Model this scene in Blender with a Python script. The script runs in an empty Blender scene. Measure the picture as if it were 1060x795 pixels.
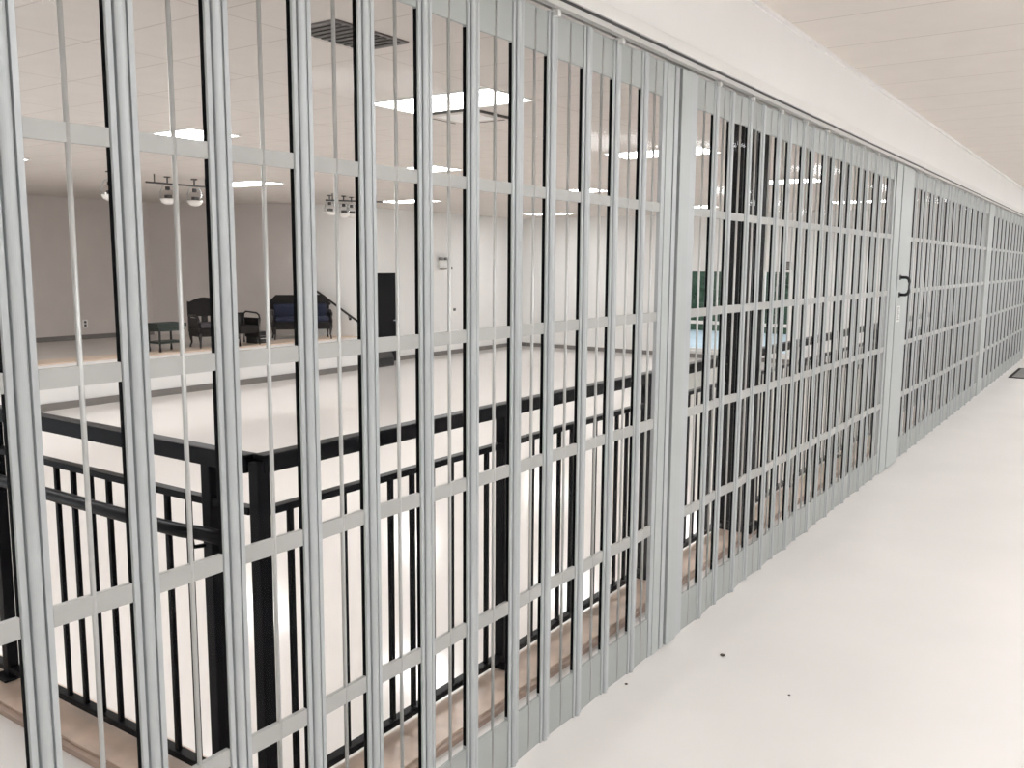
import bpy, bmesh, math, random
from mathutils import Vector, Matrix
random.seed(7)
C = bpy.context.scene
COL = C.collection
PI = math.pi

# ------------------------------------------------------------------ materials
def mat(name, base, rough=0.5, metal=0.0, spec=0.5, emit=None, estr=0.0, noise=0.0, nscale=8.0, bump=0.0, bscale=60.0, coat=0.0, stretch=None):
    m = bpy.data.materials.new(name); m.use_nodes = True
    nt = m.node_tree; b = nt.nodes['Principled BSDF']
    b.inputs['Base Color'].default_value = (*base, 1)
    b.inputs['Roughness'].default_value = rough
    b.inputs['Metallic'].default_value = metal
    b.inputs['Specular IOR Level'].default_value = spec
    b.inputs['Coat Weight'].default_value = coat
    if emit: b.inputs['Emission Color'].default_value = (*emit, 1); b.inputs['Emission Strength'].default_value = estr
    tc = nt.nodes.new('ShaderNodeTexCoord')
    vec = tc.outputs['Object']
    if stretch:
        mp = nt.nodes.new('ShaderNodeMapping'); mp.inputs['Scale'].default_value = stretch
        nt.links.new(vec, mp.inputs['Vector']); vec = mp.outputs['Vector']
    if noise:
        n = nt.nodes.new('ShaderNodeTexNoise'); n.inputs['Scale'].default_value = nscale; n.inputs['Detail'].default_value = 5
        nt.links.new(vec, n.inputs['Vector'])
        r = nt.nodes.new('ShaderNodeMapRange'); r.inputs['From Min'].default_value = .3; r.inputs['From Max'].default_value = .7
        r.inputs['To Min'].default_value = 1 - noise; r.inputs['To Max'].default_value = 1 + noise
        nt.links.new(n.outputs['Fac'], r.inputs['Value'])
        mx = nt.nodes.new('ShaderNodeVectorMath'); mx.operation = 'SCALE'; mx.inputs[0].default_value = base
        nt.links.new(r.outputs['Result'], mx.inputs['Scale']); nt.links.new(mx.outputs['Vector'], b.inputs['Base Color'])
    if bump:
        n = nt.nodes.new('ShaderNodeTexNoise'); n.inputs['Scale'].default_value = bscale; n.inputs['Detail'].default_value = 4
        nt.links.new(vec, n.inputs['Vector'])
        bp = nt.nodes.new('ShaderNodeBump'); bp.inputs['Strength'].default_value = bump; bp.inputs['Distance'].default_value = .01
        nt.links.new(n.outputs['Fac'], bp.inputs['Height']); nt.links.new(bp.outputs['Normal'], b.inputs['Normal'])
    return m

def grid_mat(name, base, line, px, py, ox, oy, w=0.012, rough=0.8, spec=0.3, noise=0.03, nscale=3.0, xfade=1.0, coat=0.0):
    """surface pattern of tiles from object coordinates (objects built at the world origin)"""
    m = bpy.data.materials.new(name); m.use_nodes = True
    nt = m.node_tree; b = nt.nodes['Principled BSDF']; L = nt.links
    b.inputs['Roughness'].default_value = rough; b.inputs['Specular IOR Level'].default_value = spec
    b.inputs['Coat Weight'].default_value = coat; b.inputs['Coat Roughness'].default_value = .08
    tc = nt.nodes.new('ShaderNodeTexCoord'); sp = nt.nodes.new('ShaderNodeSeparateXYZ'); L.new(tc.outputs['Object'], sp.inputs[0])
    def M(op, a, bb=None):
        n = nt.nodes.new('ShaderNodeMath'); n.operation = op
        for i, v in enumerate((a, bb)):
            if v is None: continue
            if isinstance(v, (int, float)): n.inputs[i].default_value = v
            else: L.new(v, n.inputs[i])
        return n.outputs[0]
    def lines(sock, per, off):
        t = M('ADD', sock, -off + 1000 * per); t = M('MODULO', t, per); t2 = M('SUBTRACT', per, t); t = M('MINIMUM', t, t2)
        return M('LESS_THAN', t, w / 2)
    lx = M('MULTIPLY', lines(sp.outputs['X'], px, ox), xfade); ly = lines(sp.outputs['Y'], py, oy)
    f = M('MAXIMUM', lx, ly)
    n = nt.nodes.new('ShaderNodeTexNoise'); n.inputs['Scale'].default_value = nscale; n.inputs['Detail'].default_value = 6
    L.new(tc.outputs['Object'], n.inputs['Vector'])
    r = nt.nodes.new('ShaderNodeMapRange'); r.inputs['From Min'].default_value = .3; r.inputs['From Max'].default_value = .7
    r.inputs['To Min'].default_value = 1 - noise; r.inputs['To Max'].default_value = 1 + noise; L.new(n.outputs['Fac'], r.inputs['Value'])
    sc = nt.nodes.new('ShaderNodeVectorMath'); sc.operation = 'SCALE'; sc.inputs[0].default_value = base; L.new(r.outputs['Result'], sc.inputs['Scale'])
    mx = nt.nodes.new('ShaderNodeMix'); mx.data_type = 'RGBA'; L.new(f, mx.inputs['Factor']); L.new(sc.outputs['Vector'], mx.inputs['A'])
    mx.inputs['B'].default_value = (*line, 1); L.new(mx.outputs['Result'], b.inputs['Base Color'])
    return m

def pane_mat(name, tint=(1, 1, 1), rough=0.06, ior=1.12):
    m = bpy.data.materials.new(name); m.use_nodes = True
    nt = m.node_tree; nt.nodes.remove(nt.nodes['Principled BSDF']); out = nt.nodes['Material Output']
    t = nt.nodes.new('ShaderNodeBsdfTransparent'); t.inputs['Color'].default_value = (*tint, 1)
    g = nt.nodes.new('ShaderNodeBsdfGlossy'); g.inputs['Roughness'].default_value = rough
    fr = nt.nodes.new('ShaderNodeFresnel'); fr.inputs['IOR'].default_value = ior
    mx = nt.nodes.new('ShaderNodeMixShader')
    geo = nt.nodes.new('ShaderNodeNewGeometry'); inv = nt.nodes.new('ShaderNodeMath'); inv.operation = 'SUBTRACT'; inv.inputs[0].default_value = 1
    nt.links.new(geo.outputs['Backfacing'], inv.inputs[1])
    mu = nt.nodes.new('ShaderNodeMath'); mu.operation = 'MULTIPLY'; nt.links.new(fr.outputs[0], mu.inputs[0]); nt.links.new(inv.outputs[0], mu.inputs[1])
    nt.links.new(mu.outputs[0], mx.inputs['Fac']); nt.links.new(t.outputs[0], mx.inputs[1]); nt.links.new(g.outputs[0], mx.inputs[2])
    nt.links.new(mx.outputs[0], out.inputs['Surface'])
    return m

M = dict(
    alu=mat('satin_aluminium', (.46, .482, .49), .42, .3, .5, noise=.02, nscale=3, stretch=(20, 20, .6)),
    alu_post=mat('satin_aluminium_post', (.45, .478, .475), .45, .3, .5, noise=.02, nscale=3, stretch=(20, 20, .6)),
    rail=mat('aluminium_rail', (.42, .418, .405), .5, .2, .5, noise=.02, nscale=6),
    plate=mat('aluminium_plate', (.39, .41, .40), .45, .3, .5, noise=.02, nscale=4),
    rod=mat('aluminium_rod', (.50, .50, .49), .35, .4, .5, noise=.02, nscale=5),
    dark_strip=mat('matte_black', (.003, .003, .0035), .6, 0, .05, noise=.1, nscale=20),
    track=mat('track_aluminium', (.60, .59, .57), .45, .35, .5, noise=.02, nscale=5),
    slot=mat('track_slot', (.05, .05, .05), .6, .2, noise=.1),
    black=mat('black_painted_steel', (.004, .004, .0055), .38, 0, .08, noise=.12, nscale=30, bump=.04),
    column=mat('black_column_paint', (.004, .004, .0045), .6, 0, .05, noise=.15, nscale=12, bump=.05),
    pull=mat('black_pull', (.01, .01, .01), .35, 0, .5, noise=.1),
    pane=pane_mat('clear_pane'),
    wallw=mat('white_wall_paint', (.79, .785, .77), .65, 0, .3, noise=.012, nscale=2, bump=.05, bscale=90),
    walls=mat('taupe_stage_wall', (.60, .555, .525), .7, 0, .3, noise=.03, nscale=2, bump=.05, bscale=90),
    header=mat('header_paint', (.87, .86, .85), .6, 0, .3, noise=.012, nscale=1.5, bump=.06, bscale=70),
    base=mat('grey_vinyl_base', (.19, .175, .165), .5, 0, .4, noise=.04, nscale=9),
    stagefl=mat('stage_floor_vinyl', (.58, .545, .515), .35, 0, .4, noise=.05, nscale=3),
    wood=mat('stage_edge_wood', (.70, .57, .46), .4, 0, .4, noise=.08, nscale=4, stretch=(1, .3, 1)),
    curb=mat('tan_wood_curb', (.60, .465, .375), .35, 0, .45, noise=.28, nscale=3.5, stretch=(1.2, 1.2, 1)),
    curbn=mat('brown_curb_nosing', (.40, .29, .23), .4, 0, .45, noise=.15, nscale=6),
    lamp=mat('lamp_diffuser', (.9, .9, .9), .5, 0, .3, emit=(.985, .985, .985), estr=18.5),
    wing_lit=mat('wing_wall_lit_white', (.90, .89, .87), .6, 0, .3, noise=.012, nscale=2, bump=.05, bscale=90),  # wall white raised: the stronger light on the wing is in the colour
    lampc=mat('corridor_diffuser', (.9, .9, .9), .5, 0, .3, emit=(.97, .985, 1), estr=16),
    lampf=mat('lamp_frame', (.8, .79, .77), .5, 0, .3, noise=.01),
    vent=mat('grey_vent', (.20, .185, .18), .6, .2, .3, noise=.05),
    ventd=mat('dark_vent_slot', (.09, .085, .08), .6, .1, .3, noise=.05),
    door=mat('black_door_paint', (.007, .007, .008), .5, 0, .1, noise=.2, nscale=8, stretch=(6, 6, .5)),
    chair=mat('dark_wicker', (.012, .010, .010), .6, 0, .2, noise=.25, nscale=60, bump=.4, bscale=120),
    chleg=mat('dark_chair_leg', (.018, .015, .015), .45, 0, .4, noise=.15),
    blue=mat('navy_cushion', (.016, .021, .045), .75, 0, .3, noise=.15, nscale=14, bump=.2),
    grey=mat('grey_cushion', (.06, .052, .06), .75, 0, .3, noise=.15, nscale=14, bump=.2),
    green=mat('dark_green_paint', (.025, .035, .030), .45, 0, .4, noise=.15, nscale=10),
    case=mat('black_case', (.015, .015, .016), .5, 0, .4, noise=.15),
    cased=mat('charcoal_carpet_box', (.07, .068, .066), .8, 0, .2, noise=.2, nscale=60, bump=.3),
    plastic=mat('white_plastic', (.80, .79, .77), .4, 0, .5, noise=.01),
    dot=mat('dark_plastic', (.06, .06, .06), .4, 0, .5, noise=.05),
    globe=pane_mat('globe_glass', (.95, .95, .95), .1, 1.6),
    refl=mat('white_reflector', (.85, .83, .80), .3, .2, .6, noise=.02),
    leaf=mat('hedge_leaf', (.035, .085, .045), .6, 0, .3, noise=.4, nscale=6),
    ground=mat('pale_paving_outside', (.62, .72, .76), .7, 0, .3, noise=.06, nscale=1),
    mat_=mat('dark_floor_mat', (.26, .25, .24), .9, 0, .2, noise=.15, nscale=30, bump=.3),
    sticker=mat('label_paper', (.72, .72, .70), .5, 0, .4, noise=.02),
    crumb=mat('dark_crumb', (.09, .07, .06), .8, 0, .2, noise=.2, nscale=200),
    ink=mat('label_ink', (.16, .16, .17), .5, 0, .4, noise=.05),
)
M['floor'] = grid_mat('cream_vinyl_floor', (.775, .745, .72), (.76, .72, .69), 30.5, 30.5, -9.1, -9.1, .004, .38, .5, .035, 1.1, coat=0)
M['hallfloor'] = grid_mat('pale_hall_floor', (.80, .765, .735), (.77, .73, .70), 30.5, 30.5, -.1, -5.1, .004, .12, .5, .02, .8, coat=0)
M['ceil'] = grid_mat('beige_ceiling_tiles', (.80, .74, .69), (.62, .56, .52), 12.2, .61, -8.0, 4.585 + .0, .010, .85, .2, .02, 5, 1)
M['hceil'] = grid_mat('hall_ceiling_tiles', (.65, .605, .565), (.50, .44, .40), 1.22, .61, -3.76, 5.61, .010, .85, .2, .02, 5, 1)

# ------------------------------------------------------------------ mesh helpers
class MB:
    def __init__(s): s.bm = bmesh.new()
    def box(s, x0, x1, y0, y1, z0, z1, rot=None, bev=0):
        r = bmesh.ops.create_cube(s.bm, size=1); vs = r['verts']
        for v in vs:
            v.co = Vector(((x0 + x1) / 2 + v.co.x * (x1 - x0), (y0 + y1) / 2 + v.co.y * (y1 - y0), (z0 + z1) / 2 + v.co.z * (z1 - z0)))
        if bev:
            es = list({e for v in vs for e in v.link_edges})
            rr = bmesh.ops.bevel(s.bm, geom=es, offset=bev, segments=2, affect='EDGES', profile=.6)
            vs = list({v for f in rr['faces'] for v in f.verts} | {v for v in vs if v.is_valid})
        if rot is not None: bmesh.ops.transform(s.bm, matrix=rot, verts=vs)
        return s
    def bar(s, a, b, wx, wz, up=(0, 0, 1), bev=0):
        """rectangular bar from a to b; wx across, wz along up"""
        a, b = Vector(a), Vector(b); d = b - a; L = d.length; y = d.normalized(); x = y.cross(Vector(up)).normalized(); z = x.cross(y)
        m = Matrix((x, y, z)).transposed().to_4x4(); m.translation = (a + b) / 2
        return s.box(-wx / 2, wx / 2, -L / 2, L / 2, -wz / 2, wz / 2, rot=m, bev=bev)
    def tube(s, pts, r, n=10, cap=True):
        pts = [Vector(p) for p in pts]; rings = []
        for i, p in enumerate(pts):
            if i == 0: t = pts[1] - p
            elif i == len(pts) - 1: t = p - pts[i - 1]
            else: t = (pts[i + 1] - p).normalized() + (p - pts[i - 1]).normalized()
            t.normalize(); u = t.cross(Vector((0, 0, 1)))
            if u.length < 1e-3: u = t.cross(Vector((0, 1, 0)))
            u.normalize(); w = t.cross(u); rr = r[i] if isinstance(r, (list, tuple)) else r
            rings.append([s.bm.verts.new(p + (u * math.cos(2 * PI * k / n) + w * math.sin(2 * PI * k / n)) * rr) for k in range(n)])
        for a, b in zip(rings, rings[1:]):
            for k in range(n): s.bm.faces.new((a[k], a[(k + 1) % n], b[(k + 1) % n], b[k])).smooth = True
        if cap: s.bm.faces.new(rings[0][::-1]); s.bm.faces.new(rings[-1])
        return s
    def prism(s, poly, axis, a, b, smooth=False):
        """poly of 2D points extruded along axis: 'z' (x,y), 'x' (y,z), 'y' (x,z)"""
        def P(p, t): return {'z': (p[0], p[1], t), 'x': (t, p[0], p[1]), 'y': (p[0], t, p[1])}[axis]
        A = [s.bm.verts.new(P(p, a)) for p in poly]; B = [s.bm.verts.new(P(p, b)) for p in poly]; n = len(poly)
        s.bm.faces.new(A[::-1]); s.bm.faces.new(B)
        for k in range(n): s.bm.faces.new((A[k], A[(k + 1) % n], B[(k + 1) % n], B[k])).smooth = smooth
        return s
    def lathe(s, prof, c, n=20):
        rings = [[s.bm.verts.new((c[0] + r * math.cos(2 * PI * k / n), c[1] + r * math.sin(2 * PI * k / n), c[2] + z)) for k in range(n)] for r, z in prof]
        for a, b in zip(rings, rings[1:]):
            for k in range(n): s.bm.faces.new((a[k], a[(k + 1) % n], b[(k + 1) % n], b[k])).smooth = True
        return s
    def mesh(s, name):
        bmesh.ops.recalc_face_normals(s.bm, faces=s.bm.faces[:]); me = bpy.data.meshes.new(name); s.bm.to_mesh(me); s.bm.free(); return me
    def build(s, name, m, parent=None):
        me = s.mesh(name); me.materials.append(m); return link(name, me, parent)

def link(name, me, parent=None, loc=None):
    o = bpy.data.objects.new(name, me); COL.objects.link(o)
    if parent: o.parent = parent
    if loc: o.location = loc
    return o
def tag(o, label, cat, group=None):
    o['label'] = label; o['category'] = cat
    if group: o['group'] = group
    return o
def thing(name, label, cat, loc=(0, 0, 0), rz=0, group=None):
    o = bpy.data.objects.new(name, None); COL.objects.link(o); o.location = loc; o.rotation_euler = (0, 0, rz); o.empty_display_size = .1
    return tag(o, label, cat, group)
def struct(name, mb, m):
    o = mb.build(name, m); o['kind'] = 'structure'; return o
def copy_tree(o, parent=None):
    c = o.copy(); COL.objects.link(c)
    if parent: c.parent = parent
    for ch in list(o.children): copy_tree(ch, c)
    return c

HF = -.82      # hall floor level
HC = 2.93      # hall ceiling
CC = 2.81      # corridor ceiling

# ------------------------------------------------------------------ the setting
struct('floor', MB().box(-.25, 3.2, -3, 24, -.12, 0), M['floor'])
struct('floor', MB().box(-4.2, -.25, -3, 1.50, -.12, 0), M['floor'])            # landing behind the grille
struct('floor', MB().box(-17.2, -.44, 1.62, 22.5, HF - .1, HF), M['hallfloor'])  # hall, lower
struct('wall_landing', MB().box(-4.2, -.44, 1.56, 1.70, HF, -.12), M['wallw'])
struct('wall_landing', MB().box(-.50, -.36, 1.56, 22.3, HF, -.12), M['wallw'])
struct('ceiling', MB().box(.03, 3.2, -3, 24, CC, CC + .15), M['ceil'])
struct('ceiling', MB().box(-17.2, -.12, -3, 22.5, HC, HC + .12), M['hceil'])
struct('wall_header', MB().box(-.12, .03, -3, 24, 2.476, 3.05), M['header'])
struct('trim_1', MB().box(.030, .045, -3, 24, CC - .022, CC), M['header'])
struct('wall_right', MB().box(3.2, 3.35, -3, 24, 0, CC), M['wallw'])
struct('baseboard_right', MB().box(3.185, 3.2, -3, 24, 0, .1), M['base'])
struct('wall_far', MB().box(-.12, 3.35, 24, 24.2, 0, CC), M['wallw'])
struct('wall_back', MB().box(-17.4, 3.35, -3.2, -3, HF, 3.05), M['wallw'])
# hall walls
struct('wall_stage', MB().box(-17.2, -16.9, -3, 12.3, HF, HC), M['walls'])
def slab(poly, z0, z1): return MB().prism(poly, 'z', z0, z1)
struct('wall_stage_corner', slab([(-16.9, 12.3), (-14.3, 14.5), (-14.45, 14.75), (-17.2, 12.5)], HF, HC), M['walls'])
struct('wall_wing', slab([(-14.3, 14.5), (-12.95, 14.98), (-12.95, 15.14), (-14.45, 14.75)], HF, HC), M['wing_lit'])
struct('wall_left', MB().box(-13.9, -13.6, 14.95, 15.95, HF, HC).box(-13.9, -13.6, 17.0, 22.5, HF, HC).box(-13.9, -13.6, 15.95, 17.0, 1.37, HC), M['wallw'])
WX0, WX1, WZ0, WZ1 = -8.25, -5.45, -.62, 1.50
DX0, DX1 = -1.85, -1.10
fw = MB()
fw.box(-13.9, WX0, 22.3, 22.5, HF, HC).box(WX1, DX0, 22.3, 22.5, HF, HC).box(WX0, WX1, 22.3, 22.5, HF, WZ0).box(WX0, WX1, 22.3, 22.5, WZ1, HC)
fw.box(DX0, DX1, 22.3, 22.5, 1.42, HC).box(DX1, -.1, 22.3, 22.5, HF, HC)
struct('wall_hall_far', fw, M['wallw'])
# base mouldings in the hall
struct('baseboard_stage', MB().box(-16.9, -16.885, 3, 12.3, -.05, .05), M['base'])
struct('baseboard_left', MB().box(-13.6, -13.585, 15.1, 15.95, HF, HF + .11).box(-13.6, -13.585, 17.0, 22.3, HF, HF + .11), M['base'])
struct('baseboard_hall_far', MB().box(-13.58, DX0, 22.285, 22.3, HF, HF + .11).box(DX1, -.12, 22.285, 22.3, HF, HF + .11), M['base'])
struct('baseboard_stage_front', MB().box(-12.95, -12.935, 1.7, 14.98, HF, HF + .12), M['base'])
# stage platform
st = thing('stage', 'low white-fronted stage with a wooden front edge along the far left wall of the hall', 'stage', (-14.9, 8, HF))
def lc(mb, name, m, par):      # build in world coords, parent keeps place
    o = mb.build(name, m); o.parent = par; o.matrix_parent_inverse = Matrix.LocRotScale(par.location, par.rotation_euler, None).inverted(); return o
lc(MB().box(-16.88, -12.97, 1.7, 12.3, HF, -.07).prism([(-16.88, 12.3), (-12.97, 12.3), (-12.97, 14.96), (-14.295, 14.49)], 'z', HF, -.07), 'riser', M['wallw'], st)
lc(MB().box(-16.88, -13.62, 1.7, 12.3, -.07, -.05).prism([(-16.88, 12.3), (-13.62, 12.3), (-13.62, 14.73), (-14.295, 14.49)], 'z', -.07, -.05), 'deck', M['stagefl'], st)
lc(MB().prism([(-13.62, 1.7), (-12.95, 1.7), (-12.95, 14.96), (-13.62, 14.73)], 'z', -.07, -.05), 'front_edge', M['wood'], st)

# hall door
d = MB().box(-13.66, -13.62, 15.97, 16.98, HF, 1.35)
o = struct('door_1', d, M['door'])
lc(MB().box(-13.62, -13.585, 15.95, 15.985, HF, 1.37).box(-13.62, -13.585, 16.965, 17.0, HF, 1.37).box(-13.62, -13.585, 15.985, 16.965, 1.335, 1.37), 'door_frame', M['door'], o)
lc(MB().tube([(-13.62, 16.86, .2), (-13.57, 16.86, .2), (-13.57, 16.76, .2)], .012), 'door_handle', M['alu'], o)
o = struct('door_2', MB().box(DX0 + .03, DX1 - .03, 22.36, 22.40, HF, 1.39), M['door'])
lc(MB().box(DX0, DX0 + .03, 22.29, 22.4, HF, 1.42).box(DX1 - .03, DX1, 22.29, 22.4, HF, 1.42).box(DX0 + .03, DX1 - .03, 22.29, 22.4, 1.39, 1.42), 'door_frame', M['door'], o)
lc(MB().box(DX0 + .25, DX1 - .25, 22.35, 22.36, .3, 1.0), 'door_glass', M['base'], o)

# window in the far wall, trees and paving beyond it
w = struct('window_1', MB().box(WX0 + .04, WX1 - .04, 22.39, 22.396, WZ0 + .04, WZ1 - .04), M['pane'])
fr = MB()
fr.box(WX0, WX1, 22.31, 22.44, WZ1 - .05, WZ1).box(WX0, WX1, 22.31, 22.44, WZ0, WZ0 + .06).box(WX0, WX0 + .05, 22.31, 22.44, WZ0 + .06, WZ1 - .05).box(WX1 - .05, WX1, 22.31, 22.44, WZ0 + .06, WZ1 - .05)
for x in (-7.55, -6.85, -6.15): fr.box(x - .035, x + .035, 22.32, 22.43, WZ0 + .06, WZ1 - .05)
fr.box(WX0 + .05, WX1 - .05, 22.325, 22.425, .08, .16)
lc(fr, 'window_frame', M['plastic'], w)
lc(MB().box(WX0 - .04, WX1 + .04, 22.24, 22.31, WZ0 - .04, WZ0), 'window_sill', M['plastic'], w)
tag(MB().box(-30, 12, 22.6, 60, HF - .2, HF - .1).build('paving', M['ground']), 'pale blue-grey paving outside the hall window', 'paving')
hb = MB()
for i in range(2200):
    x = random.uniform(-22, -2); z = random.uniform(HF + .25, 4.4); y = 33 + random.uniform(-.7, .7) + .3 * math.sin(x * 2)
    s_ = random.uniform(.12, .3); q = Matrix.Translation((x, y, z)) @ Matrix.Rotation(random.uniform(0, 6), 4, Vector((random.random(), random.random(), random.random() + .01)).normalized())
    vs = [hb.bm.verts.new(q @ Vector(p)) for p in ((-s_, 0, 0), (0, -s_ * .5, .02), (s_, 0, 0), (0, s_ * .5, .02))]
    hb.bm.faces.new(vs)
hb.box(-22, -2, 33.2, 33.6, HF - .098, 4.2)
tag(hb.build('hedge', M['leaf']), 'tall dark green hedge seen through the far hall window', 'hedge')

# ------------------------------------------------------------------ wooden kerb under the railing
struct('trim_2', MB().box(-.44, -.262, 1.50, 24, -.06, .028).box(-4.2, -.44, 1.502, 1.70, -.06, .028), M['curb'])
struct('trim_3', MB().box(-.262, -.240, 1.50, 24, -.06, .020, bev=.004).box(-4.2, -.262, 1.478, 1.502, -.06, .020, bev=.004), M['curbn'])

# ------------------------------------------------------------------ guard railings
RX, RY, RB = -.44, 1.63, .03
def railing(label, runs, posts, grab=None):
    t = thing('guard_railing', label, 'railing', (*runs[0][0], RB))
    for (a, b) in runs:
        a, b = Vector((*a, 0)), Vector((*b, 0)); d = (b - a).normalized()
        lc(MB().bar(a + Vector((0, 0, 1.068)), b + Vector((0, 0, 1.065)), .052, .052, bev=.006), 'handrail', M['black'], t)
        lc(MB().bar(a + Vector((0, 0, .928)), b + Vector((0, 0, .928)), .034, .022, bev=.003), 'mid_rail', M['black'], t)
        lc(MB().bar(a + Vector((0, 0, .062)), b + Vector((0, 0, .062)), .036, .022, bev=.003), 'bottom_rail', M['black'], t)
    return t
bal_me = MB().box(-.0075, .0075, -.0075, .0075, .073, .917).mesh('baluster'); bal_me.materials.append(M['black'])
post_me = MB().box(-.021, .021, -.021, .021, 0, 1.045, bev=.004).box(-.05, .05, -.05, .05, 0, .008).mesh('post'); post_me.materials.append(M['black'])
def addlocal(t, name, me, x, y):
    o = link(name, me, t); o.location = Vector((x, y, RB)) - t.location; 
    if name == 'baluster': o.location.z -= RB
    return o
t1 = railing('L-shaped black steel guard railing whose corner stands nearest the camera, behind the grille',
             [((RX, RY), (RX, 5.12)), ((-2.75, RY), (RX - .03, RY))], None)
for (x, y) in ((RX, RY), (RX, 2.82), (RX, 4.08), (-.655, RY), (-1.93, RY)): addlocal(t1, 'post', post_me, x, y)
for a_, b_ in ((RY, 2.82), (2.82, 4.08), (4.08, 5.13)):
    n_ = round((b_ - a_) / .109)
    for k in range(1, n_): addlocal(t1, 'baluster', bal_me, RX, a_ + (b_ - a_) * k / n_)
xx = -.555
while xx > -2.7:
    if min(abs(xx - p) for p in (-.655, -1.93)) > .045: addlocal(t1, 'baluster', bal_me, xx, RY)
    xx -= .1062
g = [(-2.75, RY - .075, .845), (-.78, RY - .075, .845), (-.70, RY - .068, .845), (-.655, RY - .055, .845), (-.60, RY - .05, .845), (-.53, RY - .05, .845)]
gr = lc(MB().tube(g, .021, 12), 'grab_rail', M['black'], t1)
for x in (-.655, -1.93):
    b_ = MB().tube([(x, RY - .031, .80), (x, RY - .07, .805), (x, RY - .075, .83)], .007, 8).build('bracket', M['black']); b_.parent = gr; b_.matrix_parent_inverse = gr.matrix_parent_inverse.copy() if False else Matrix.Identity(4)
    b_.matrix_parent_inverse = (Matrix.Translation(t1.location) @ gr.matrix_parent_inverse).inverted()
t2 = railing('straight black steel guard railing between the two black columns, behind the grille', [((RX, 5.25), (RX, 11.68))], None)
for y in (6.45, 7.7, 8.93, 10.15): addlocal(t2, 'post', post_me, RX, y)
yy = 5.36
while yy < 11.62:
    if min(abs(yy - p) for p in (6.45, 7.7, 8.93, 10.15)) > .045: addlocal(t2, 'baluster', bal_me, RX, yy)
    yy += .1056
t3 = railing('farthest black steel guard railing, running on past the second black column', [((RX, 11.94), (RX, 20.0))], None)
for y in (13.2, 14.5, 15.8, 17.1, 18.4, 19.9): addlocal(t3, 'post', post_me, RX, y)
yy = 12.04
while yy < 19.85:
    if min(abs(yy - p) for p in (13.2, 14.5, 15.8, 17.1, 18.4)) > .045: addlocal(t3, 'baluster', bal_me, RX, yy)
    yy += .1056

# ------------------------------------------------------------------ black columns
def column(y0, w_, d_, label):
    t = thing('column', label, 'column', (-.32, y0 + d_ / 2, .028))
    lc(MB().box(-.44, -.44 + w_, y0, y0 + d_, .028, HC, bev=.006), 'shaft', M['column'], t)
    lc(MB().box(-.455, -.425 + w_, y0 - .015, y0 + d_ + .015, .028, .085, bev=.004), 'base_collar', M['column'], t)
column(5.13, .19, .10, 'square black column behind the middle grille section, near the hall window')
column(11.71, .12, .14, 'square black column farther along, past the pull handle')

# ------------------------------------------------------------------ folding grille
ZB, ZT = .012, 2.396
RZ = [(1.832, 1.866), (1.407, 1.443), (.978, 1.016), (.535, .577)]
ZIG = .005
def arc(cy, r, a0, a1, n, cx=0): return [(cx + r * math.cos(a), cy + r * math.sin(a)) for a in [a0 + (a1 - a0) * i / n for i in range(n + 1)]]
def mull_mesh():
    w = .057
    p = [(-.013, 0), (.000, 0), (.0035, .0015), (.0035, .0125), (-.005, .0145), (-.005, .0175)]
    p += arc(w / 2, .0125, -1.05, 1.05, 8, -.0015)
    p += [(-.005, w - .0175), (-.005, w - .0145), (.0035, w - .0125), (.0035, w - .0015), (.0, w), (-.013, w)]
    mb = MB().prism(p, 'z', ZB, ZT); me = mb.mesh('mullion'); me.materials.append(M['alu']); return me
mull_me = mull_mesh()
strip_me = MB().box(-.0120, -.0012, -.0007, .0, .19, 2.262).mesh('dark_strip'); strip_me.materials.append(M['dark_strip'])  # thin black strip along each mullion's near side
rod_me = MB().tube([(0, 0, ZB + .01), (0, 0, ZT - .01)], .0049, 12).mesh('rod'); rod_me.materials.append(M['rod'])
tro_me = MB().tube([(0, 0, ZT), (0, 0, 2.410)], .006, 10).box(-.009, .009, -.012, .012, ZT, ZT + .006).box(.0045, .024, -.010, .010, 2.382, 2.402, bev=.003).mesh('trolley'); tro_me.materials.append(M['plastic'])
W = .057
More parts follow.
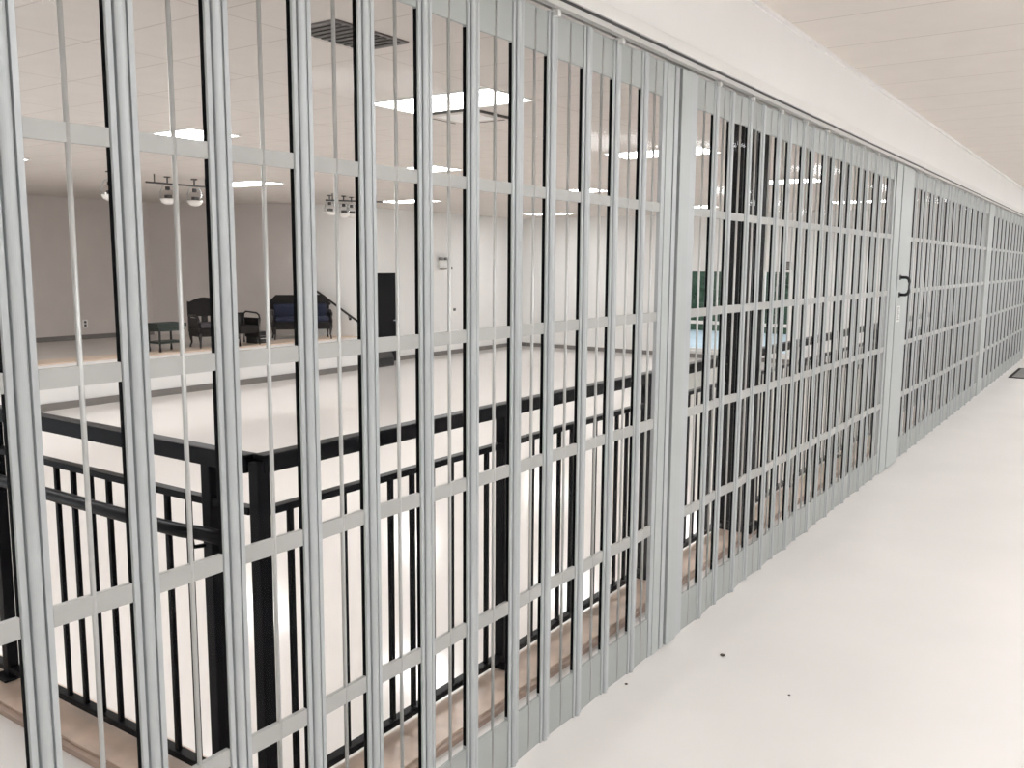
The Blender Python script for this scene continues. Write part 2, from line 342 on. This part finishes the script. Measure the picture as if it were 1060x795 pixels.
def section(label, y0, mulls, yend, zig0=1, amp=ZIG):
    """mulls: start y of each mullion after the section's lead edge; bays fill the gaps"""
    t = thing('folding_grille', label, 'grille', (0, y0, 0))
    def L(o, x, y): o.location = (x, y - y0, 0)
    edges = []                                   # (y_start, x) of each mullion; leaves fold slightly in and out
    for i, y in enumerate(mulls):
        x = amp * (1 if (i % 2) == (zig0 > 0) else -1)
        edges.append((y, x))
        m = link('mullion', mull_me, t); L(m, x, y)
        gk = link('dark_strip', strip_me, t); L(gk, x, y - .0004)
        if i % 2 == 0: L(link('trolley', tro_me, t), 0, y + W / 2)
    full = [(y0 - W, -edges[0][1] * .4)] + edges + ([(yend, 0)] if yend else [])
    for (ya, xa), (yb, xb) in zip(full, full[1:]):
        a = Vector((xa, ya + W, 0)); b = Vector((xb, yb, 0)); d_ = b - a; ln = d_.length - .0015; ang = math.atan2(-d_.x, d_.y)
        def bay(name, me, off=0, along=0):
            o = link(name, me, t); o.location = (a.x + off * math.cos(ang), a.y - y0 + off * math.sin(ang), 0); o.rotation_euler = (0, 0, ang); return o
        for z0, z1 in RZ: 
            me = MB().box(-.0105, .0005, .0004, ln, z0, z1).mesh('rail'); me.materials.append(M['rail']); bay('rail', me)
        me = MB().box(-.0095, -.0005, .0004, ln, 2.266, ZT - .004).mesh('top_plate'); me.materials.append(M['plate']); bay('top_plate', me)
        me = MB().box(-.0095, -.0005, .0004, ln, ZB + .002, .180).mesh('kick_plate'); me.materials.append(M['plate']); bay('kick_plate', me)
        me = MB().box(-.0065, -.0040, .001, ln - .001, .17, 2.27).mesh('pane'); me.materials.append(M['pane']); bay('pane', me)
        r = link('rod', rod_me, t); mid = a + d_ * .5; r.location = (mid.x - .0030, mid.y - y0, 0)
    return t
sp = .2088
s1 = section('nearest folding aluminium grille section with clear panes, left of the first wide post', -.28, [.745 - sp * k for k in (4, 3, 2, 1)] + [.745, .956, 1.168, 1.388, 1.593, 1.804, 2.014, 2.227, 2.422, 2.634, 2.845, 3.056], 3.241, 1, .002)
s1b = None
def jamb(t, ya, items):
    for (n, y0_, y1_, x0, x1, mm) in items:
        o = MB().box(x0, x1, y0_, y1_, ZB, ZT, bev=.0015).build(n, M[mm]); o.parent = t; o.location = (0, -ya, 0)
jamb(s1, -.28, [('post', 3.241, 3.272, -.013, .003, 'alu'), ('post', 3.2722, 3.334, -.013, .006, 'alu_post'), ('post', 3.3452, 3.380, -.03, .006, 'alu')])
gk = MB().box(-.0305, -.006, 3.334, 3.3452, ZB, ZT).box(-.0305, -.010, 3.380, 3.402, ZB, ZT).build('dark_strip', M['slot']); gk.parent = s1; gk.location = (0, .28, 0)
sp2 = .2067
Y2 = 3.402
s2 = section('middle folding aluminium grille section with clear panes, in front of the first black column', 3.568, [3.735 + sp2 * k for k in range(17)], 7.25, -1)
jamb(s2, 3.568, [('post', 3.402, 3.500, -.03, .009, 'alu_post'), ('post', 3.506, 3.5675, -.015, .004, 'alu'), ('post', 7.250, 7.300, -.03, .004, 'alu'), ('post', 7.500, 7.512, -.03, .004, 'alu')])
jb = MB().box(-.03, .012, 7.306, 7.496, ZB, ZT, bev=.0015).build('post', M['alu_post']); jb.parent = s2; jb.location = (0, -3.568, 0)
s3 = section('third folding aluminium grille section with clear panes and the black pull handle on its post', 7.93, [8.10 + .2067 * k for k in range(21)], 12.55)
lead = MB().box(-.03, .014, 7.520, 7.925, ZB, ZT, bev=.002).build('post', M['alu_post']); lead.parent = s3; lead.location = (0, -7.93, 0)
# pull handle: black D-shaped bow
hz0, hz1, hy = 1.405, 1.540, 7.62
ph = MB().tube([(.014, hy, hz1), (.060, hy, hz1), (.078, hy, hz1 - .012), (.084, hy, hz1 - .03), (.084, hy, hz0 + .03), (.078, hy, hz0 + .012), (.060, hy, hz0), (.014, hy, hz0)], .0125, 10)
ph.box(.014, .019, hy - .022, hy + .022, hz1 - .02, hz1 + .02).box(.014, .019, hy - .022, hy + .022, hz0 - .02, hz0 + .02)
h = ph.build('pull_handle', M['pull']); h.parent = lead; h['label'] = 'black D-shaped pull handle'
stk = MB().box(.014, .0148, 7.57, 7.68, 1.19, 1.315).build('label_sticker', M['sticker']); stk.parent = lead
ik = MB()
for i in range(7): ik.box(.0148, .0152, 7.585, 7.66 - .012 * (i % 3), 1.205 + i * .015, 1.212 + i * .015)
ik = ik.build('label_print', M['ink']); ik.parent = stk
s4 = section('farthest folding aluminium grille section with clear panes, running out at the right edge', 12.95, [13.12 + .2067 * k for k in range(24)], 18.1, -1)
jamb(s3, 7.93, [('post', 12.55, 12.74, -.03, .012, 'alu_post')])
jamb(s4, 12.95, [('post', 12.75, 12.945, -.03, .012, 'alu_post'), ('post', 18.1, 18.3, -.03, .012, 'alu_post')])
s5 = None

# overhead track with its slot
tk = thing('overhead_track', 'long grey aluminium ceiling track the folding grille hangs from', 'track', (0, -1, 2.41))
lc(MB().box(-.040, -.012, -1, 24, 2.408, 2.475).box(.012, .036, -1, 24, 2.403, 2.475).box(-.012, .012, -1, 24, 2.44, 2.475), 'channel', M['track'], tk)
lc(MB().box(-.0119, .0119, -1, 24, 2.425, 2.4399), 'slot', M['slot'], tk)
lc(MB().box(.0362, .046, -1, 24, 2.430, 2.474, bev=.002), 'fascia', M['lampf'], tk)
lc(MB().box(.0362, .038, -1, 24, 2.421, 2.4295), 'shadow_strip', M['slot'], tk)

# ------------------------------------------------------------------ lamps
lf = thing('ceiling_light', '', 'ceiling light')
lfr = MB().box(-.62, .62, -.31, -.29, -.012, .0).box(-.62, .62, .29, .31, -.012, .0).box(-.62, -.60, -.29, .29, -.012, .0).box(.60, .62, -.29, .29, -.012, .0).build('frame', M['lampf'], lf)
ldf = MB().box(-.60, .60, -.29, .29, -.008, -.001).build('diffuser', M['lamp'], lf)
rows = {-3.15: 'in the row nearest the grille', -6.95: 'in the middle row', -11.3: 'in the row nearest the stage'}
order = {1.8: 'unseen, added left of the frame', 5.9: 'nearest the camera', 9.9: 'second from the camera', 14.2: 'third from the camera', 19.4: 'farthest from the camera'}  # panels left of the frame are added to brighten the hall
first = True
for X, rn in rows.items():
    for Y, on in order.items():
        if first: o = lf; first = False
        else: o = copy_tree(lf)
        o.location = {(-11.3, 9.9): (-10.9, 10.15, HC), (-11.3, 19.4): (-11.3, 20.3, HC), (-6.95, 5.9): (-6.85, 6.0, HC), (-11.3, 5.9): (-11.05, 6.0, HC), (-11.3, 14.2): (-11.3, 14.8, HC)}.get((X, Y), (X, Y, HC))
        tag(o, 'bright ceiling light panel %s, %s' % (rn, on), 'ceiling light', 'fluorescent panels in the hall ceiling')
# unseen panels added to light the corridor, out of frame overhead and further along
cf = None
cme = ldf.data.copy(); cme.materials.clear(); cme.materials.append(M['lampc'])
for i, Y in enumerate((-1.6, 1.6, 4.8, 8.0, 11.2, 14.4, 17.6, 20.8)):
    o = copy_tree(lf); [setattr(c_, 'data', cme) for c_ in o.children if c_.name.startswith('diffuser')]; o.location = (2.6, Y, CC); o.rotation_euler = (0, 0, PI / 2)
    tag(o, 'unseen added panel in the corridor ceiling, number %d along from the camera' % (i + 1), 'ceiling light', 'unseen panels added to light the corridor')

# ceiling vent
v = thing('ceiling_vent', 'grey rectangular air grille in the hall ceiling near the camera', 'vent', (-2.30, 3.92, HC))
lc(MB().box(-2.48, -2.12, 3.62, 4.22, HC - .012, HC - .001), 'backing', M['vent'], v)
sl = MB()
for i in range(9): sl.box(-2.46, -2.14, 3.66 + i * .06, 3.69 + i * .06, HC - .02, HC - .012)
lc(sl, 'slats', M['ventd'], v)
v = thing('ceiling_vent', 'pale square air diffuser with a dark edge, beside the brightest hall light panel', 'vent', (-3.5, 6.57, HC))
lc(MB().box(-3.80, -3.20, 6.27, 6.87, HC - .012, HC - .001), 'backing', M['hceil'], v)
lc(MB().box(-3.80, -3.20, 6.255, 6.27, HC - .022, HC - .001).box(-3.20, -3.185, 6.255, 6.87, HC - .022, HC - .001).box(-3.72, -3.28, 6.86, 6.87, HC - .016, HC - .012).box(-3.80, -3.79, 6.35, 6.80, HC - .016, HC - .012), 'edge_frame_shadow', M['ventd'], v)  # two near strips painted dark for the shadow gap, the others thin outline
lc(MB().box(-3.70, -3.30, 6.37, 6.77, HC - .018, HC - .012, bev=.003), 'centre_plate', M['lampf'], v)

# ------------------------------------------------------------------ hanging stage lamps
def spot(x, y, z, label, tilt=0, turn=0):
    t = thing('stage_lamp', label, 'lamp', (x, y, HC), turn, 'round lamps hanging above the stage')
    n = 12; H = HC - z
    MB().tube([(0, 0, 0), (0, 0, -H + .33)], .012, 8).lathe([(.001, 0), (.05, 0), (.05, -.015), (.001, -.015)], (0, 0, 0), 14).build('hanger', M['dot'], t)
    yk = [(0, -.125, -H + .09), (0, -.135, -H + .18), (0, -.09, -H + .28), (0, 0, -H + .33), (0, .09, -H + .28), (0, .135, -H + .18), (0, .125, -H + .09)]
    MB().tube(yk, .009, 8).build('yoke', M['alu'], t)
    MB().lathe([(.001, 0), (.055, .008), (.095, .032), (.115, .065), (.122, .09), (.116, .09), (.108, .067), (.09, .038), (.053, .018), (.001, .010)], (0, 0, -H), 24).build('reflector_bowl', M['refl'], t)
    MB().lathe([(.120, .09), (.118, .14), (.10, .19), (.06, .225), (.001, .24)], (0, 0, -H), 24).build('glass_dome', M['globe'], t)
    MB().box(-.03, .05, -.045, .045, -H + .10, -H + .15, bev=.008).box(-.02, .02, -.03, .03, -H + .22, -H + .28, bev=.006).build('lamp_holder', M['dot'], t)
spot(-11.0, 7.75, 2.50, 'round glass stage lamp hanging alone, leftmost of the hanging lamps')
spot(-11.0, 8.72, 2.50, 'round glass stage lamp, left one of the middle pair of hanging lamps')
spot(-11.0, 9.21, 2.50, 'round glass stage lamp, right one of the middle pair of hanging lamps')
spot(-11.6, 12.75, 2.52, 'round glass stage lamp, left one of the right-hand cluster of three')
spot(-11.5, 13.03, 2.50, 'round glass stage lamp, middle one of the right-hand cluster of three')
spot(-11.6, 13.35, 2.50, 'round glass stage lamp, right one of the right-hand cluster of three')
# thin lighting bar carrying them
def bar(x0, y0, x1, y1, label):
    t = thing('lighting_bar', label, 'lighting bar', (x0, y0, HC))
    lc(MB().tube([(x0, y0, 2.80), (x1, y1, 2.80)], .014, 8), 'pipe', M['dot'], t)
    for k in (.12, .88):
        x, y = x0 + (x1 - x0) * k, y0 + (y1 - y0) * k
        lc(MB().tube([(x, y, 2.80), (x, y, HC)], .010, 8), 'drop_rod', M['dot'], t)
bar(-10.78, 8.2, -10.78, 9.4, 'thin dark lighting bar beside the middle pair of hanging lamps')
bar(-11.3, 12.35, -10.7, 13.3, 'thin dark lighting bar beside the right-hand hanging lamps')

# ------------------------------------------------------------------ furniture on the stage (local: front = +x)
SZ = -.05
# low table
t = thing('low_table', 'low dark green table with a lower shelf, leftmost piece on the stage', 'table', (-13.40, 10.30, SZ))
MB().box(-.22, .22, -.40, .22, .46, .53, bev=.012).box(-.20, .20, -.37, .19, .38, .46, bev=.01).build('tabletop', M['green'], t)
MB().box(-.19, .19, -.36, .18, .15, .19, bev=.006).build('shelf', M['green'], t)
for x in (-.17, .17):
    for y in (-.33, .14):
        MB().tube([(x, y, 0), (x, y, .03), (x, y, .10), (x, y, .17), (x, y, .39)], [.022, .026, .016, .022, .020], 10).build('leg', M['chleg'], t)

def settee(name, label, cat, loc, rz, w, arch, cush):
    t = thing(name, label, cat, loc, rz); h = w / 2
    n = 12; poly = []
    if arch == 'chamfer': poly = [(-h, .60), (-h, .84), (-h + .12, .955), (h - .12, .955), (h, .84), (h, .60)]
    else:
        poly = [(-h, .60), (-h, .90)] + [(-h + .03 + (w - .06) * k / n, .88 + .09 * math.sin(PI * k / n)) for k in range(n + 1)] + [(h, .94), (h, .60)]
    m_ = MB().prism(poly, 'x', -.30, -.25); m_.build('backrest', M['chair'], t)
    MB().box(-.29, -.255, -h, -h + .045, .30, .62).box(-.29, -.255, h - .045, h, .30, .62).box(-.285, -.26, -.06, .06, .40, .61).box(-.285, -.26, -h * .55, -h * .45, .42, .61).box(-.285, -.26, h * .45, h * .55, .42, .61).build('back_support', M['chleg'], t)
    MB().box(-.27, .20, -h, h, .22, .38, bev=.015).build('seat', M['chair'], t)
    MB().box(-.24, .19, -h + .06, h - .06, .38, .49, bev=.04).build('seat_cushion', cush, t)
    if arch == 'chamfer': MB().box(-.25, -.12, -h + .06, h - .06, .46, .76, bev=.045).build('back_cushion', cush, t)
    for s in (-1, 1):
        y = s * (h - .02)
        MB().tube([(-.26, y, .62), (.02, y, .62), (.14, y, .60), (.19, y, .54), (.19, y, .42), (.18, y, .30)], [.026, .026, .028, .026, .022, .022], 10).box(-.25, .19, y - .012, y + .012, .28, .58).build('armrest', M['chleg'], t)
    for x in (-.24, .17):
        for s in (-1, 1):
            y = s * (h - .05); o_ = .05 * (1 if x > 0 else -1)
            MB().tube([(x, y, .28), (x + o_ * .5, y + s * .01, .20), (x + o_ * .2, y, .10), (x + o_ * .9, y + s * .015, .03), (x + o_ * .9, y + s * .015, .002)], [.036, .030, .018, .018, .022], 10).build('leg', M['chleg'], t)
    return t
settee('armchair', 'dark wicker armchair with an arched back and curved legs, beside the low green table', 'chair', (-13.38, 11.20, SZ), -.25, .66, 'arch', M['grey'])
settee('settee', 'dark settee with chamfered back corners and navy cushions, beside the sloping wall handrail', 'sofa', (-13.47, 13.66, SZ), -.62, 1.28, 'chamfer', M['blue'])
# tub chair with rounded arm frame
t = thing('tub_chair', 'low black tub chair with a rounded tubular arm, between armchair and low black case', 'chair', (-13.30, 11.90, SZ + .003))
MB().box(-.22, .24, -.23, .23, .24, .40, bev=.03).build('seat', M['chair'], t)
MB().box(-.27, -.21, -.24, .24, .26, .64, bev=.025).build('backrest', M['chair'], t)
for s in (-1, 1):
    y = s * .25
    f = [(-.25, y, .02), (-.26, y, .50), (-.24, y, .62), (-.17, y, .66), (.16, y, .64), (.23, y, .60), (.25, y, .52), (.23, y, .0)]
    MB().tube(f, .018, 10).build('arm_frame', M['chleg'], t)
    MB().box(-.22, .21, y - .010, y + .010, .14, .54, bev=.006).build('side_panel', M['chair'], t)
# low black case
t = thing('equipment_case', 'low flat black equipment case on the stage, left of the navy settee', 'case', (-13.40, 12.37, SZ))
MB().box(-.16, .16, -.16, .16, 0, .15, bev=.012).build('body', M['case'], t)
MB().box(-.165, .165, -.165, .165, .157, .24, bev=.012).build('lid', M['case'], t)
MB().box(-.17, .17, -.17, .17, .149, .158).build('edge_band', M['base'], t)
MB().tube([(.16, -.06, .10), (.19, -.06, .10), (.19, .06, .10), (.16, .06, .10)], .007, 8).build('handle', M['plastic'], t)

# charcoal box on the hall floor in front of the door
t = thing('floor_speaker', 'charcoal carpeted box standing on the hall floor before the black door', 'speaker', (-13.15, 15.75, HF))
MB().prism([(-.22, 0), (.22, 0), (.22, .22), (.10, .40), (-.22, .40)], 'y', -.30, .30).build('cabinet', M['cased'], t)
MB().prism([(.226, .03), (.232, .03), (.232, .21), (.226, .21)], 'y', -.26, .26).build('speaker_grille', M['case'], t)

# sloping handrail on the wing wall
t = thing('wall_handrail', 'short black handrail sloping down the white wall at the end of the stage', 'handrail', (-13.4, 14.73, .5))
pa, pb = Vector((-13.92, 14.549, .961)), Vector((-12.90, 14.913, .24))
lc(MB().tube([pa, pb], .024, 10), 'rail', M['chleg'], t)
for k in (.25, .72):
    p = pa.lerp(pb, k)
    lc(MB().tube([p, p + Vector((-.003, .01, -.08)), p + Vector((-.02, .062, -.10))], .010, 8).tube([p + Vector((-.02, .060, -.10)), p + Vector((-.026, .076, -.10))], .032, 14), 'bracket', M['chleg'], t)

# small wall fittings in the hall
t = thing('emergency_light', 'small white emergency light box high on the hall side wall', 'light fitting', (-13.58, 18.72, 1.62))
lc(MB().box(-13.6, -13.52, 18.52, 18.88, 1.50, 1.70, bev=.01), 'housing', M['sticker'], t)
lc(MB().box(-13.52, -13.515, 18.50, 18.90, 1.475, 1.50), 'bottom_edge', M['base'], t)
lc(MB().lathe([(.001, 0), (.05, .0), (.06, .07), (.001, .08)], (-13.53, 18.58, 1.70), 14), 'lamp_head', M['vent'], t)
lc(MB().lathe([(.001, 0), (.05, .0), (.06, .07), (.001, .08)], (-13.53, 18.82, 1.70), 14), 'lamp_head', M['vent'], t)
t = thing('pull_station', 'tiny dark switch on the hall side wall right of the emergency light', 'switch', (-13.59, 19.1, 1.5))
lc(MB().box(-13.6, -13.585, 19.05, 19.16, 1.43, 1.57, bev=.004), 'plate', M['plastic'], t); lc(MB().box(-13.585, -13.57, 19.09, 19.12, 1.47, 1.53), 'toggle', M['dot'], t)
t = thing('wall_outlet', 'small wall outlet low on the hall side wall below the emergency light', 'outlet', (-13.59, 19.2, .36))
lc(MB().box(-13.6, -13.585, 19.12, 19.32, .25, .43, bev=.004), 'plate', M['plastic'], t); lc(MB().box(-13.585, -13.575, 19.17, 19.27, .34, .41), 'socket', M['dot'], t)
t = thing('wall_outlet', 'small outlet plate on the taupe wall behind the stage, left of the low table', 'outlet', (-16.89, 10.66, .28))
lc(MB().box(-16.9, -16.885, 10.60, 10.72, .20, .37, bev=.004), 'plate', M['plastic'], t); lc(MB().box(-16.885, -16.878, 10.635, 10.685, .225, .275).box(-16.885, -16.878, 10.635, 10.685, .295, .345), 'socket', M['dot'], t)
t = thing('wall_speaker', 'small grey box fixed on the far wall above the hall window corner', 'speaker', (-5.35, 22.25, 1.45))
lc(MB().box(-5.62, -5.45, 22.18, 22.3, 1.52, 1.72, bev=.01), 'housing', M['cased'], t); lc(MB().box(-5.60, -5.47, 22.17, 22.18, 1.54, 1.70), 'speaker_grille', M['base'], t)

# floor mat at the far end of the corridor
t = thing('floor_mat', 'dark floor mat lying far down the corridor beside the grille', 'mat', (.55, 15.6, 0))
MB().box(-.40, .75, -.5, .9, 0, .008).build('pile', M['mat_'], t)
MB().box(-.44, -.40, -.54, .94, 0, .010).box(.75, .79, -.54, .94, 0, .010).box(-.40, .75, -.54, -.5, 0, .010).box(-.40, .75, .9, .94, 0, .010).build('rubber_edge', M['dark_strip'], t)

# crumbs on the corridor floor
for (x, y, r, lb) in ((.241, 3.466, .010, 'largest dark crumb lying on the pale corridor floor beside the first wide post'), (.03, 3.00, .006, 'small dark crumb on the floor right at the foot of the grille'), (.581, 3.279, .005, 'tiny brown crumb on the corridor floor, farthest from the grille')):
    bm = bmesh.new(); bmesh.ops.create_icosphere(bm, subdivisions=2, radius=r)
    for v_ in bm.verts: v_.co = Vector((v_.co.x * random.uniform(.8, 1.3), v_.co.y * random.uniform(.8, 1.2), v_.co.z * .5 * random.uniform(.7, 1)))
    z_ = min(v_.co.z for v_ in bm.verts); me = bpy.data.meshes.new('crumb'); bm.to_mesh(me); bm.free(); me.materials.append(M['crumb'])
    tag(link('crumb', me, None, (x, y, -z_)), lb, 'crumb')

# ------------------------------------------------------------------ world, camera, view
wd = bpy.data.worlds.new('world'); C.world = wd; wd.use_nodes = True
nt = wd.node_tree; bg = nt.nodes['Background']; bg.inputs['Color'].default_value = (.86, .93, 1, 1); bg.inputs['Strength'].default_value = 1.2

f, yaw, pitch, roll = 930, *[math.radians(a) for a in (34.50960904, 7.65382038, 0.39740575)]
fwd = Vector((-math.sin(yaw) * math.cos(pitch), math.cos(yaw) * math.cos(pitch), -math.sin(pitch)))
rt = Vector((math.cos(yaw), math.sin(yaw), 0)); up = rt.cross(fwd)
rt2 = rt * math.cos(roll) + up * math.sin(roll); up2 = up * math.cos(roll) - rt * math.sin(roll)
cd = bpy.data.cameras.new('camera'); cam = bpy.data.objects.new('camera', cd); COL.objects.link(cam)
m4 = Matrix((rt2, up2, -fwd)).transposed().to_4x4(); m4.translation = (1.54, 0, 1.63); cam.matrix_world = m4
cd.sensor_width = 36; cd.lens = 36 * f / 1060; cd.clip_start = .05; cd.clip_end = 200
C.camera = cam
C.view_settings.view_transform = 'Standard'; C.view_settings.look = 'None'; C.view_settings.gamma = 1; C.view_settings.use_curve_mapping = False
C.view_settings.exposure = 0.3
C.cycles.use_denoising = True
C.cycles.max_bounces = 10; C.cycles.transparent_max_bounces = 24; C.cycles.diffuse_bounces = 6
C.cycles.sample_clamp_indirect = 8
